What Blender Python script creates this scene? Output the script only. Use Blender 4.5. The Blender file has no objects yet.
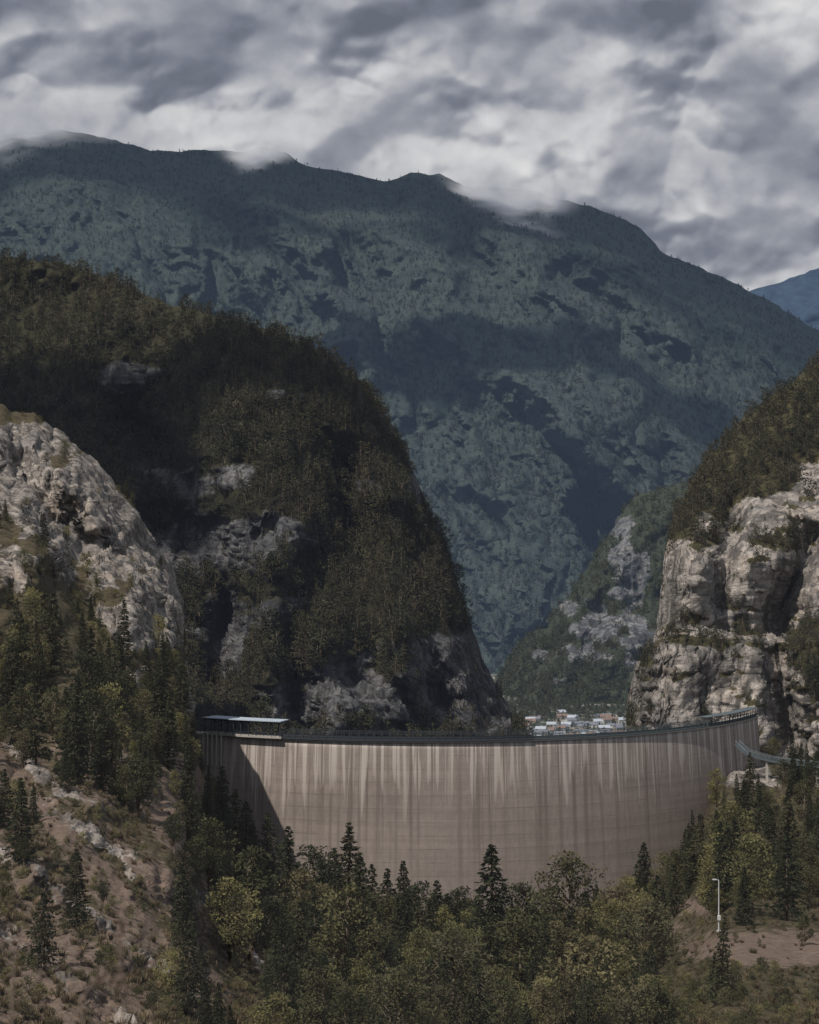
import bpy, math, random
import numpy as np
from mathutils import Vector
random.seed(5); RNG=np.random.default_rng(5)
F=1927.0; CZ=70.0
S=bpy.context.scene
S.view_settings.view_transform='Standard'
try: S.view_settings.look='None'
except Exception: pass
S.view_settings.exposure=0
SUN=Vector((-0.38,-0.42,0.82)).normalized()

# ------------------------------------------------------------------ noise
def _h(x,y,z,s):
    h=(x.astype(np.int64)*374761393+y.astype(np.int64)*668265263+z.astype(np.int64)*2147483647+s*1274126177)&0xffffffff
    h=((h^(h>>13))*1274126177)&0xffffffff
    h=((h^(h>>16))*2246822519)&0xffffffff
    h=h^(h>>13)
    return (h&0xffffff)/float(0xffffff)*2-1
def vn(x,y,z,s=0):
    x=np.asarray(x,float);y=np.asarray(y,float)+0*x;z=np.asarray(z,float)+0*x
    xi=np.floor(x);yi=np.floor(y);zi=np.floor(z)
    fx=x-xi;fy=y-yi;fz=z-zi
    fx=fx*fx*fx*(fx*(fx*6-15)+10);fy=fy*fy*fy*(fy*(fy*6-15)+10);fz=fz*fz*fz*(fz*(fz*6-15)+10)
    r=0
    for a in (0,1):
        for b in (0,1):
            for c in (0,1):
                w=(fx if a else 1-fx)*(fy if b else 1-fy)*(fz if c else 1-fz)
                r=r+w*_h(xi+a,yi+b,zi+c,s)
    return r
def fbm(x,y,z,o=4,s=0,g=0.5):
    r=0;a=1;t=0
    for i in range(o):
        r=r+a*vn(x*2.03**i+i*17.3,y*2.03**i-i*9.1,z*2.03**i+i*5.7,s+i);t+=a;a*=g
    return r/t
def ridged(x,y,z,o=4,s=0,g=0.5):
    r=0;a=1;t=0
    for i in range(o):
        r=r+a*(1-2*np.abs(vn(x*2.1**i+i*7.3,y*2.1**i-i*3.1,z*2.1**i+i*5.7,s+i)));t+=a;a*=g
    return r/t
def facets(x,y,z,s=0,tilt=0.6):
    """broken-rock noise: nearest cell, each with its own level and tilted plane"""
    xi=np.floor(x);yi=np.floor(y);zi=np.floor(z)
    best=np.full(x.shape,1e9); val=np.zeros(x.shape)
    for a in(-1,0,1):
        for b in(-1,0,1):
            for c in(-1,0,1):
                cx=xi+a;cy=yi+b;cz=zi+c
                px=cx+.5+.45*_h(cx,cy,cz,s);py=cy+.5+.45*_h(cx,cy,cz,s+1);pz=cz+.5+.45*_h(cx,cy,cz,s+2)
                d=(x-px)**2+(y-py)**2+(z-pz)**2
                v=_h(cx,cy,cz,s+3)*.5+tilt*((x-px)*_h(cx,cy,cz,s+4)+(z-pz)*_h(cx,cy,cz,s+5)+(y-py)*_h(cx,cy,cz,s+6))
                k=d<best; best=np.where(k,d,best); val=np.where(k,v,val)
    return val
def toW(px,py,Y):
    return np.stack([(px-409.5)*Y/F, Y, CZ-(py-512)*Y/F],-1)
def interp(pts,x):
    a=np.array(pts,float); return np.interp(x,a[:,0],a[:,1])
def sm(a,b,x):
    t=np.clip((x-a)/(b-a),0,1); return t*t*(3-2*t)
def gs(px,py,cx,cy,w,h): return np.exp(-((px-cx)/w)**2-((py-cy)/h)**2)
def segd(px,py,line):
    best=np.full(px.shape,1e9)
    for (x0,y0),(x1,y1) in zip(line[:-1],line[1:]):
        dx,dy=x1-x0,y1-y0
        t=np.clip(((px-x0)*dx+(py-y0)*dy)/(dx*dx+dy*dy),0,1)
        best=np.minimum(best,np.hypot(px-x0-t*dx,py-y0-t*dy))
    return best

# ------------------------------------------------------------------ material helpers
def newmat(name):
    m=bpy.data.materials.new(name); m.use_nodes=True
    nt=m.node_tree; nt.nodes.clear()
    return m,nt
def N(nt,t,**k):
    n=nt.nodes.new(t)
    for a,b in k.items(): setattr(n,a,b)
    return n
def L(nt,a,b): nt.links.new(a,b)
def math_(nt,op,a,b=None,clamp=False):
    n=nt.nodes.new('ShaderNodeMath'); n.operation=op; n.use_clamp=clamp
    for i,v in enumerate((a,b)):
        if v is None: continue
        if isinstance(v,(int,float)): n.inputs[i].default_value=v
        else: nt.links.new(v,n.inputs[i])
    return n.outputs[0]
def mix(nt,f,a,b,bt='MIX'):
    n=nt.nodes.new('ShaderNodeMix'); n.data_type='RGBA'; n.blend_type=bt
    for i,v in ((0,f),(6,a),(7,b)):
        if isinstance(v,(int,float)): n.inputs[i].default_value=v
        elif isinstance(v,tuple): n.inputs[i].default_value=(*v[:3],1)
        else: nt.links.new(v,n.inputs[i])
    return n.outputs[2]
def ramp(nt,f,stops,interp='LINEAR'):
    n=nt.nodes.new('ShaderNodeValToRGB'); cr=n.color_ramp; cr.interpolation=interp
    while len(cr.elements)<len(stops): cr.elements.new(0.5)
    for e,(p,c) in zip(cr.elements,stops):
        e.position=p; e.color=(*(c if isinstance(c,tuple) else (c,c,c)),1)
    nt.links.new(f,n.inputs[0]); return n.outputs[0]
def noise(nt,vec,scale,detail=5,rough=0.55,dist=0.0,mp=None):
    if mp is not None:
        m=nt.nodes.new('ShaderNodeMapping'); m.inputs['Scale'].default_value=mp
        nt.links.new(vec,m.inputs[0]); vec=m.outputs[0]
    n=nt.nodes.new('ShaderNodeTexNoise'); n.inputs['Scale'].default_value=scale
    n.inputs['Detail'].default_value=detail; n.inputs['Roughness'].default_value=rough
    n.inputs['Distortion'].default_value=dist
    nt.links.new(vec,n.inputs['Vector']); return n.outputs[0]
def finish(nt,shader,haze_glow=None,fade=False):
    """haze: emission added to the surface, painted airlight far off, lifted blacks close by; fade: mountain top lost in the clouds"""
    out=N(nt,'ShaderNodeOutputMaterial'); s=shader
    if haze_glow:
        e=N(nt,'ShaderNodeEmission'); e.inputs[0].default_value=(*haze_glow,1); e.inputs[1].default_value=1
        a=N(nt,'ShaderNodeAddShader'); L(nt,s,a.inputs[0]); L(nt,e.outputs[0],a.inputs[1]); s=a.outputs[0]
    if fade:
        ft=N(nt,'ShaderNodeAttribute',attribute_name='fade')
        t=N(nt,'ShaderNodeBsdfTransparent'); mx=N(nt,'ShaderNodeMixShader')
        L(nt,ft.outputs['Fac'],mx.inputs[0]); L(nt,s,mx.inputs[1]); L(nt,t.outputs[0],mx.inputs[2]); s=mx.outputs[0]
    L(nt,s,out.inputs[0])
def principled(nt,col,rough=0.9,bump=None,bd=1.0,bs=1.0,spec=0.2):
    p=N(nt,'ShaderNodeBsdfPrincipled')
    if isinstance(col,tuple): p.inputs['Base Color'].default_value=(*col,1)
    else: L(nt,col,p.inputs['Base Color'])
    p.inputs['Roughness'].default_value=rough
    p.inputs['Specular IOR Level'].default_value=spec
    if bump is not None:
        b=N(nt,'ShaderNodeBump'); b.inputs['Distance'].default_value=bd; b.inputs['Strength'].default_value=bs
        L(nt,bump,b.inputs['Height']); L(nt,b.outputs[0],p.inputs['Normal'])
    return p.outputs[0]
def simple(name,col,rough=0.7,var=0.25,sc=1.0,metal=0,haze_glow=None):
    m,nt=newmat(name); tc=N(nt,'ShaderNodeTexCoord')
    n=noise(nt,tc.outputs['Object'],sc,3)
    lo=tuple(c*(1-var) for c in col); hi=tuple(min(1,c*(1+var)) for c in col)
    s=principled(nt,mix(nt,n,lo,hi),rough)
    finish(nt,s,haze_glow); return m

def terrain_mat(name,scale=1.0,light=(0.40,0.365,0.32),grey=(0.17,0.165,0.16),warm=(0.36,0.27,0.18),
                veg=((0.035,0.033,0.017),(0.075,0.066,0.034)),bare=(0.40,0.33,0.28),haze_glow=None,bumpd=1.5,fade=False):
    m,nt=newmat(name)
    g=N(nt,'ShaderNodeNewGeometry'); P=g.outputs['Position']
    ar=N(nt,'ShaderNodeAttribute',attribute_name='rock'); ab=N(nt,'ShaderNodeAttribute',attribute_name='bare')
    n1=noise(nt,P,0.045*scale,4,0.62,0.4,(1,1,.6))
    n2=noise(nt,P,0.45*scale,5,0.75)
    nv=noise(nt,P,0.16*scale,5,0.68,0.3,(1,1,0.09))
    ns=noise(nt,P,0.13*scale,4,0.65,0.6,(0.3,0.3,2.2))
    rock=mix(nt,ramp(nt,n1,[(0.38,0.0),(0.60,1.0)]),grey,light)
    rock=mix(nt,ramp(nt,noise(nt,P,0.05*scale,3),[(0.52,0.0),(0.72,0.6)]),rock,warm)
    rock=mix(nt,ramp(nt,nv,[(0.42,0.95),(0.55,0.0)]),rock,tuple(c*0.42 for c in grey))
    rock=mix(nt,ramp(nt,ns,[(0.38,0.8),(0.46,0.0)]),rock,tuple(c*0.45 for c in grey))
    rock=mix(nt,0.7,rock,ramp(nt,n2,[(0.32,0.3),(0.60,1.15)]),'MULTIPLY')
    vn_=noise(nt,P,0.2*scale,5,0.75)
    vg=mix(nt,ramp(nt,vn_,[(0.38,0.0),(0.62,1.0)]),veg[0],veg[1])
    br=mix(nt,ramp(nt,n2,[(0.35,0.0),(0.65,1.0)]),tuple(c*0.5 for c in bare),bare)
    kn=noise(nt,P,0.24*scale,6,0.75)
    k=math_(nt,'ADD',ar.outputs['Fac'],math_(nt,'MULTIPLY',math_(nt,'SUBTRACT',kn,0.5),1.9))
    k=ramp(nt,k,[(0.42,0.0),(0.54,1.0)])
    c=mix(nt,k,vg,rock)
    kb=math_(nt,'ADD',ab.outputs['Fac'],math_(nt,'MULTIPLY',math_(nt,'SUBTRACT',0.5,kn),1.6))
    c=mix(nt,ramp(nt,kb,[(0.45,0.0),(0.58,1.0)]),c,br)
    bh=math_(nt,'ADD',math_(nt,'MULTIPLY',n2,0.8),math_(nt,'ADD',math_(nt,'MULTIPLY',nv,1.0),ns))
    s=principled(nt,c,0.95,bh,bumpd/scale,1.0,0.1)
    finish(nt,s,haze_glow,fade); return m

def leaf_mat(name,cols,haze_glow=None,fade=False,sc=0.35,trans=0.3,brown=(0.072,0.060,0.033),bf=0.22):
    m,nt=newmat(name)
    oi=N(nt,'ShaderNodeObjectInfo'); g=N(nt,'ShaderNodeNewGeometry')
    st=[(i/(len(cols)-1),c) for i,c in enumerate(cols)]
    c=ramp(nt,oi.outputs['Random'],st)
    n=noise(nt,g.outputs['Position'],sc,1)
    c=mix(nt,0.8,c,ramp(nt,n,[(0.3,0.45),(0.7,1.35)]),'MULTIPLY')
    if brown:
        n2=noise(nt,g.outputs['Position'],0.012,1)
        c=mix(nt,ramp(nt,n2,[(0.45,0.0),(0.65,bf)]),c,brown)
    d=N(nt,'ShaderNodeBsdfDiffuse'); L(nt,c,d.inputs[0])
    if trans>0:
        t=N(nt,'ShaderNodeBsdfTranslucent'); L(nt,c,t.inputs[0])
        mx=N(nt,'ShaderNodeMixShader'); mx.inputs[0].default_value=trans
        L(nt,d.outputs[0],mx.inputs[1]); L(nt,t.outputs[0],mx.inputs[2]); d=mx
    finish(nt,d.outputs[0],haze_glow,fade); return m

# ------------------------------------------------------------------ mesh helper
def mesh_obj(name,verts,faces,mats,midx=None,smooth=False,link=True,attrs=None):
    me=bpy.data.meshes.new(name)
    verts=np.asarray(verts,np.float32)
    if isinstance(faces,np.ndarray):
        n,k=faces.shape
        me.vertices.add(len(verts)); me.vertices.foreach_set('co',verts.ravel())
        me.loops.add(n*k); me.loops.foreach_set('vertex_index',faces.ravel().astype(np.int32))
        me.polygons.add(n); me.polygons.foreach_set('loop_start',(np.arange(n)*k).astype(np.int32))
    else:
        me.from_pydata(verts.tolist(),[],faces)
    for m in mats: me.materials.append(m)
    if midx is not None: me.polygons.foreach_set('material_index',np.asarray(midx,np.int32))
    me.update(calc_edges=True); me.validate()
    me.polygons.foreach_set('use_smooth',[smooth]*len(me.polygons))
    if attrs:
        for k,v in attrs.items():
            a=me.attributes.new(k,'FLOAT','POINT'); a.data.foreach_set('value',np.asarray(v,np.float32).ravel())
    o=bpy.data.objects.new(name,me)
    if link: S.collection.objects.link(o)
    return o
class MB:
    def __init__(s): s.v=[];s.f=[];s.m=[]
    def box(s,c,d,m=0,rz=0,org=(0,0,0)):
        b=len(s.v); cs,sn=math.cos(rz),math.sin(rz)
        for z in(-1,1):
            for x,y in((-1,-1),(1,-1),(1,1),(-1,1)):
                X=x*d[0]/2;Y=y*d[1]/2
                s.v.append((c[0]+X*cs-Y*sn,c[1]+X*sn+Y*cs,c[2]+z*d[2]/2))
        for q in((0,3,2,1),(4,5,6,7),(0,1,5,4),(1,2,6,5),(2,3,7,6),(3,0,4,7)):
            s.f.append(tuple(b+i for i in q)); s.m.append(m)
    def beam(s,a,bb,w,h,m=0):
        a=Vector(a);bb=Vector(bb);d=(bb-a)
        if d.length<1e-6:return
        d.normalize(); up=Vector((0,0,1)) if abs(d.z)<0.95 else Vector((1,0,0))
        r=d.cross(up).normalized();u=r.cross(d).normalized(); b=len(s.v)
        for p in(a,bb):
            for x,y in((-1,-1),(1,-1),(1,1),(-1,1)): s.v.append(tuple(p+r*x*w/2+u*y*h/2))
        for q in((0,3,2,1),(4,5,6,7),(0,1,5,4),(1,2,6,5),(2,3,7,6),(3,0,4,7)):
            s.f.append(tuple(b+i for i in q)); s.m.append(m)
    def quad(s,pts,m=0):
        b=len(s.v); s.v+= [tuple(p) for p in pts]; s.f.append(tuple(range(b,b+len(pts)))); s.m.append(m)
    def obj(s,name,mats,**k): return mesh_obj(name,s.v,s.f,mats,s.m,**k)
def empty(name,loc=(0,0,0)):
    e=bpy.data.objects.new(name,None); e.location=loc; S.collection.objects.link(e); return e

# ------------------------------------------------------------------ terrain sheets
def sheet(name,PX,PY,Y,mat,rock,bare,dispf,smooth=True,extra=None):
    P=toW(PX,PY,Y)
    du=np.gradient(P,axis=1);dv=np.gradient(P,axis=0)
    n=np.cross(du,dv); n/=np.linalg.norm(n,axis=-1,keepdims=True)+1e-9
    n*=np.where((n[...,1]*1.0-n[...,2]*0.6)>0,-1,1)[...,None]
    n=np.where(np.isfinite(n),n,0)
    d=dispf(P[...,0],P[...,1],P[...,2],PX,PY,rock)
    P=P+n*d[...,None]
    h,w=PX.shape
    idx=np.arange(h*w).reshape(h,w)
    fc=np.stack([idx[:-1,:-1],idx[:-1,1:],idx[1:,1:],idx[1:,:-1]],-1).reshape(-1,4)
    at={'rock':rock,'bare':bare}
    if extra is not None: at['fade']=extra(P)
    o=mesh_obj(name,P.reshape(-1,3),fc,[mat],smooth=smooth,attrs=at)
    return dict(P=P,PX=PX,PY=PY,rock=rock,bare=bare,o=o)
def grid(px0,px1,nx,Sf,base,ny):
    px=np.linspace(px0,px1,nx); t=np.linspace(0,1,ny)
    PX=np.repeat(px[None],ny,0); S0=Sf(px)
    PY=base+(S0[None]-base)*t[:,None]
    return PX,PY,S0,t
def with_back(PX,PY,Y,nb,dY,drop,flare=0.0):
    """far side of a hill; flare widens it with distance so a cliff end keeps its corner"""
    top=toW(PX[-1],PY[-1],Y[-1])
    pxs,pys,ys=[PX],[PY],[Y]
    for i in range(1,nb+1):
        k=i/nb; y=Y[-1]+dY*k; z=top[:,2]-drop*k**1.5; x=top[:,0]*(1+flare*(y/Y[-1]-1))
        pxs.append((x*F/y+409.5)[None]); pys.append((512+(CZ-z)*F/y)[None]); ys.append(y[None])
    return np.vstack(pxs),np.vstack(pys),np.vstack(ys)

def rockdisp(x,y,z,s=0,k=1.0):
    wx=x+3*fbm(x/18,y/18,z/18,3,s+80); wz=z+2.5*fbm(x/22+9,y/22,z/18,3,s+81)+0.14*x
    a=facets(wx/12/k,y/26/k,wz/65/k,s,.6)*3.0*k
    b=facets(wx/4.2/k,y/9/k,wz/18/k,s+10,.7)*1.3*k
    c=facets(x/2.0/k,y/3.5/k,wz/2.6/k,s+20,.7)*0.55*k
    q=(wz/11/k)%1; st=(q**3)*1.8*k*(.5+.5*fbm(x/25,y/25,z/25,2,s+90))
    q2=(wz/3.1/k)%1; st=st+q2*0.4*k
    return a+b+c+st+fbm(x/30/k,y/30/k,z/80/k,3,s+50)*2.6*k

# ---- mountain hill A (left, behind dam)
SA=[(-260,240),(-150,245),(0,258),(60,262),(110,280),(150,297),(200,310),(240,325),(290,338),(325,350),(350,372),(380,408),(400,440),(415,475),(430,512),(445,546),(458,584),(470,622),(483,657),(498,692),(512,716),(530,747),(548,800),(570,860)]
nx,ny=430,400
PX,PY,S0,t=grid(-230,570,nx,lambda p:interp(SA,p),900,ny)
S0=S0+6*fbm(PX[0]/30,0*PX[0],0,3,3); PY=900+(S0[None]-900)*t[:,None]
def YA(px,py,S0):
    d=py-S0[None]
    Y=650+0.36*np.maximum(0,px-200)+np.interp(py,[200,420,560,740,900],[520,300,150,0,-40])
    Y=Y+110*sm(250,150,px)
    Y=Y-55*gs(px,py,310,450,90,120)-45*gs(px,py,400,600,50,110)-30*gs(px,py,330,640,60,40)
    Y=Y+95*np.exp(-(segd(px,py,[(225,700),(225,600),(190,500),(90,360)])/32)**2)*sm(360,500,py)
    Y=Y+40*np.exp(-(segd(px,py,[(300,740),(290,640),(310,560)])/18)**2)
    Y=Y+60*np.exp(-(segd(px,py,[(360,560),(340,470),(270,380)])/24)**2)*sm(370,470,py)
    Y=Y+45*np.exp(-(segd(px,py,[(440,700),(420,600),(400,520)])/14)**2)
    Y=Y+60*gs(px,py,232,615,22,34)
    right=sm(330,420,px)
    Y=Y+(60+170*right)*np.exp(-np.maximum(d,0)/(30+25*right))
    Y=Y+60*fbm(px/70,py/60,0,4,11)
    return Y
Y=YA(PX,PY,S0)
PX,PY,Y=with_back(PX,PY,Y,16,420,160)
nz=fbm(PX/40,PY/28,0,5,7)
rock=np.zeros(PX.shape)
for cx,cy,w,h,a in [(135,388,50,26,.85),(205,478,80,24,1.0),(185,548,55,50,1.05),(262,540,70,42,1.1),(365,488,55,14,.75),(395,650,90,18,.85),(345,705,95,34,1.3),(440,685,60,46,1.3),(290,610,34,20,.6),(230,620,45,70,1.0),(415,475,20,36,.8),(300,395,50,8,.45),(60,330,40,8,.4),(480,720,30,30,1)]:
    rock=np.maximum(rock,a*gs(PX,PY,cx,cy,w,h))
rock=np.clip(sm(0.32,0.85,rock+0.7*nz),0,1)
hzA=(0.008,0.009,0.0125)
matA=terrain_mat('cliff_rock_shaded',0.8,light=(0.140,0.138,0.137),grey=(0.076,0.077,0.080),warm=(0.13,0.117,0.098),veg=((0.022,0.022,0.012),(0.045,0.042,0.022)),haze_glow=hzA,bumpd=1.2)  # darker copy of the lit cliff rock, shade put into its colours
def dispA(x,y,z,px,py,r):
    d=py-interp(SA,px); return ((0.2+0.8*r)*rockdisp(x,y,z,1,1.1)+2*fbm(x/25,y/25,z/25,3,5))*(.3+.7*sm(0,25,d))
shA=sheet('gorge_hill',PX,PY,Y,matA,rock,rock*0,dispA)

# ---- right cliff D
SD=[(616,900),(621,800),(625,742),(628,705),(634,668),(652,648),(660,605),(664,560),(670,530),(680,506),(690,482),(705,458),(720,443),(745,418),(770,397),(800,374),(819,362),(1000,252),(1100,200)]
PX,PY,S0,t=grid(617,1090,300,lambda p:interp(SD,p),900,330)
S0=S0+4*fbm(PX[0]/22,0*PX[0],0,3,9)*sm(650,690,PX[0]); PY=900+(S0[None]-900)*t[:,None]
d=PY-S0[None]
Y=700+np.interp(PY,[200,480,560,632,642,740,900],[420,150,80,66,20,0,-30])-0.05*np.maximum(0,PX-740)
Y=Y+60*np.exp(-np.maximum(PX-interp([(340,690),(500,684),(560,666),(640,656),(655,634),(900,620)],PY),0)/7)+60*np.exp(-np.maximum(d,0)/30)*sm(660,720,PX)
Y=Y+35*np.exp(-(segd(PX,PY,[(790,740),(775,620),(810,540)])/16)**2)+20*np.exp(-(segd(PX,PY,[(720,600),(735,480)])/12)**2)-20*gs(PX,PY,700,570,30,50)
Y=Y+18*fbm(PX/45,PY/60,0,4,31)
PX,PY,Y=with_back(PX,PY,Y,14,350,120,1.12)
line=interp([(600,500),(668,540),(720,512),(760,494),(800,470),(830,466),(1000,430)],PX)
rock=sm(-14,16,PY-line+30*fbm(PX/22,PY/22,0,5,8))
vegm=gs(PX,PY,700,644,60,6)+gs(PX,PY,815,650,28,45)+gs(PX,PY,690,618,14,7)+gs(PX,PY,780,545,22,9)+gs(PX,PY,735,690,10,22)*.5+.9*sm(.15,.5,fbm(PX/18,PY/8,0,4,88))
rock=np.clip(rock*(1-0.9*np.clip(vegm,0,1)),0,1)
matD=terrain_mat('cliff_rock_lit',0.9,light=(0.40,0.36,0.32),grey=(0.225,0.21,0.195),warm=(0.36,0.285,0.22),haze_glow=(0.007,0.0075,0.009),bumpd=1.2)
def dispD(x,y,z,px,py,r):
    d=np.maximum(0,np.minimum(py-interp(SD,px),(px-interp([(340,690),(500,684),(560,664),(640,654),(655,632),(900,618)],py))*2.5))
    return ((0.2+0.8*r)*rockdisp(x,y,z,3,.9)+2*fbm(x/25,y/25,z/25,3,5))*(.2+.8*sm(0,28,d))
shD=sheet('gorge_cliff',PX,PY,Y,matD,rock,rock*0,dispD)

# ---- mid hill E
SE=[(470,730),(488,694),(500,674),(520,645),(545,618),(570,594),(590,564),(603,543),(620,515),(640,494),(670,486),(700,480),(819,455),(900,440)]
PX,PY,S0,t=grid(472,900,240,lambda p:interp(SE,p),760,180)
S0=S0+5*fbm(PX[0]/18,0*PX[0],0,3,19); PY=760+(S0[None]-760)*t[:,None]
d=PY-S0[None]
Y=2620+np.interp(PY,[450,600,690,760],[600,300,60,-120])+220*np.exp(-np.maximum(d,0)/25)
Y=Y+150*fbm(PX/50,PY/50,0,4,41)-80*gs(PX,PY,610,600,26,60)+60*np.exp(-(segd(PX,PY,[(575,690),(600,620),(620,540)])/10)**2)
PX,PY,Y=with_back(PX,PY,Y,8,500,200,1.1)
rock=np.zeros(PX.shape)
for cx,cy,w,h in [(630,575,26,60),(600,625,34,30),(585,655,34,12),(570,610,14,16),(630,520,14,14),(540,655,10,8),(560,680,14,6),(640,640,20,40)]:
    rock=np.maximum(rock,gs(PX,PY,cx,cy,w,h))
rock=sm(0.36,0.9,rock+0.7*fbm(PX/12,PY/9,0,5,17))
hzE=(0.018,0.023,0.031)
matE=terrain_mat('distant_cliff_rock',0.35,light=(0.22,0.22,0.22),grey=(0.11,0.115,0.125),warm=(0.20,0.185,0.16),veg=((0.02,0.028,0.018),(0.045,0.05,0.03)),haze_glow=hzE,bumpd=1.2)
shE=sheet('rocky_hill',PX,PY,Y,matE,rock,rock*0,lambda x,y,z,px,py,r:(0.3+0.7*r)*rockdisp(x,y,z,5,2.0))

# ---- far mountain G
SG=[(-500,240),(-200,165),(0,134),(60,130),(110,138),(150,148),(240,153),(262,150),(285,156),(305,168),(350,172),(385,182),(412,174),(440,174),(465,186),(490,188),(540,192),(590,206),(640,227),(660,250),(700,266),(750,292),(819,331),(950,416),(1200,560)]
PX,PY,S0,t=grid(-420,1200,640,lambda p:interp(SG,p),740,440)
S0=S0+3*fbm(PX[0]/22,0*PX[0],0,4,29); PY=740+(S0[None]-740)*t[:,None]
tt=(740-PY)/(740-S0[None])
Y=2950+3200*tt**1.2
wx_=20*fbm(PX/40,PY/40,0,4,56); wy_=20*fbm(PX/40,PY/40,5,4,57)
def spur(line,w,a):
    global Y
    dd=segd(PX+wx_,PY+wy_,line); q=np.maximum(0,1-dd/w); Y=Y-a*(q**1.25)*sm(0,0.12,1-tt+0.02)
spur([(20,150),(120,215),(240,262),(350,300),(480,352),(560,420)],120,470)
spur([(262,170),(330,225),(420,262),(480,330)],60,250)
spur([(440,185),(490,235),(560,310),(640,400),(700,470)],120,560)
spur([(600,225),(680,290),(770,350),(840,400)],90,400)
spur([(340,360),(420,450),(500,540),(540,620)],90,360)
spur([(-60,220),(60,260),(160,330)],80,250)
spur([(520,380),(600,470),(660,520)],60,240)
spur([(150,160),(230,200),(320,240)],45,150)
spur([(540,200),(600,270),(680,340)],45,170)
# ribs and gullies running down the fall line, leaning to the right
Y=Y-190*ridged((PX-.55*PY)/62+wx_/26,(PY+.3*PX)/420,0,3,52,.45)*sm(0,0.25,tt)*sm(0,.1,1-tt)
Y=Y-80*ridged((PX-.4*PY)/24+wx_/18,(PY+.3*PX)/170,0,3,53,.45)*sm(0,0.25,tt)*sm(0,.1,1-tt)
PX,PY,Y=with_back(PX,PY,Y,8,900,300)
rock=sm(0.40,0.85,fbm(PX/26,PY/14,0,5,61)+0.5*gs(PX,PY,600,240,90,26)+0.3*gs(PX,PY,400,215,60,25)-0.15)*0.45
hzG=(0.0255,0.0355,0.053)  # painted haze: mountain surfaces emit this, their base colours lean blue-green too
matG=terrain_mat('mountain_forest_floor',0.12,light=(0.13,0.135,0.14),grey=(0.08,0.085,0.095),warm=(0.12,0.12,0.11),veg=((0.019,0.028,0.025),(0.040,0.051,0.043)),haze_glow=hzG,bumpd=.5,fade=True)
def cloudfade(P):
    x,z=P[...,0],P[...,2]
    b=370*np.exp(-((x-350)/290)**2)+190*np.exp(-((x+490)/110)**2)+170*np.exp(-((x+1250)/230)**2)
    n=170*fbm(x/230,P[...,1]/500,z/120,5,301)
    return sm(1240,1440,z+b+n)*0.97
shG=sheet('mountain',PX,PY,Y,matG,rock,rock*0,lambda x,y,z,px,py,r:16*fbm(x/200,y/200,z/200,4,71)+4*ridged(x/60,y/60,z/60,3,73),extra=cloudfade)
# ---- farthest ridge
SH=[(500,420),(640,340),(700,310),(755,288),(800,276),(850,262),(1000,240),(1300,300)]
PX,PY,S0,t=grid(480,1300,160,lambda p:interp(SH,p),740,90)
Y=8000+3000*((740-PY)/(740-S0[None]))+400*ridged(PX/90,PY/90,0,4,81)
matH=terrain_mat('blue_mountain',0.08,light=(0.05,0.07,0.10),grey=(0.04,0.05,0.08),warm=(0.04,0.06,0.08),veg=((0.02,0.03,0.05),(0.03,0.05,0.07)),haze_glow=(0.032,0.045,0.075),bumpd=.6)  # distance haze painted in: blue base colours plus emission
sheet('blue_mountain',PX,PY,Y,matH,PX*0,PX*0,lambda x,y,z,px,py,r:50*fbm(x/300,y/300,z/300,4,91))

# ---- foreground slope Fg
SF=[(-260,330),(-150,380),(0,405),(35,412),(60,434),(95,459),(120,489),(150,529),(172,570),(183,612),(186,660),(192,705),(202,768),(228,825),(262,868),(300,895),(340,915),(400,935),(500,950),(560,948),(620,925),(655,890),(690,842),(712,800),(730,772),(760,764),(819,762),(950,745),(1100,720)]
YT=[(-260,640),(0,690),(150,700),(176,690),(190,640),(206,603),(262,586),(340,572),(420,568),(560,576),(655,598),(712,622),(735,640),(760,662),(819,680),(1100,700)]
nx,ny=600,480
PX,PY,S0,t=grid(-260,1100,nx,lambda p:interp(SF,p),1080,ny)
S0=S0+6*fbm(PX[0]/12,0*PX[0],0,4,39)*sm(720,600,S0)+2*fbm(PX[0]/12,0*PX[0],0,3,39); PY=1080+(S0[None]-1080)*t[:,None]
YTp=interp(YT,PX[0])[None]
Y=105*(YTp/105)**(t[:,None]**1.0)
Y=Y*(1+0.10*fbm(PX/90,PY/80,0,4,101)*sm(0,.15,t[:,None])*sm(0,0.12,1-t[:,None]))
lf=sm(260,140,PX)
Y=Y+45*lf*np.exp(-(segd(PX,PY,[(95,640),(70,540),(20,470)])/22)**2)
Y=Y-lf*(0.04*Y)*ridged((PX+0.75*PY)/90,(PY-0.4*PX)/300,0,4,111)*sm(0,.2,t[:,None])*sm(0,0.1,1-t[:,None])
PX,PY,Y=with_back(PX,PY,Y,10,60,50,1.15)
lf=sm(330,180,PX)
rock=np.zeros(PX.shape)
for cx,cy,w,h,a in [(20,470,70,60,1.05),(70,500,60,55,1.2),(110,550,55,52,1.2),(150,610,45,50,1.2),(160,585,25,30,1.1),(130,680,34,16,.7),(40,440,60,32,1.2),(750,775,30,22,1.2),(5,560,40,40,.9),(195,690,22,50,.8),(225,830,16,30,.6)]:
    rock=np.maximum(rock,a*gs(PX,PY,cx,cy,w,h))
rib=fbm((PX-0.85*PY)/20,(PY+0.5*PX)/90,0,4,113)
dwx=10*fbm(PX/25,PY/25,0,3,119); dwy=8*fbm(PX/25,PY/25,4,3,120)
for line_,w_,a_ in [([(40,800),(110,850),(180,905),(260,960),(370,975)],9,.9),([(0,850),(70,900),(150,960),(210,1010)],9,.85),([(0,930),(50,965),(110,1010),(150,1050)],10,.8),([(90,740),(150,790),(205,850)],8,.75),([(200,900),(290,905),(350,925)],8,.85),([(0,740),(40,775),(100,810)],8,.7)]:
    rock=np.maximum(rock,a_*np.exp(-(segd(PX+dwx,PY+dwy,line_)/w_)**2))
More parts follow.
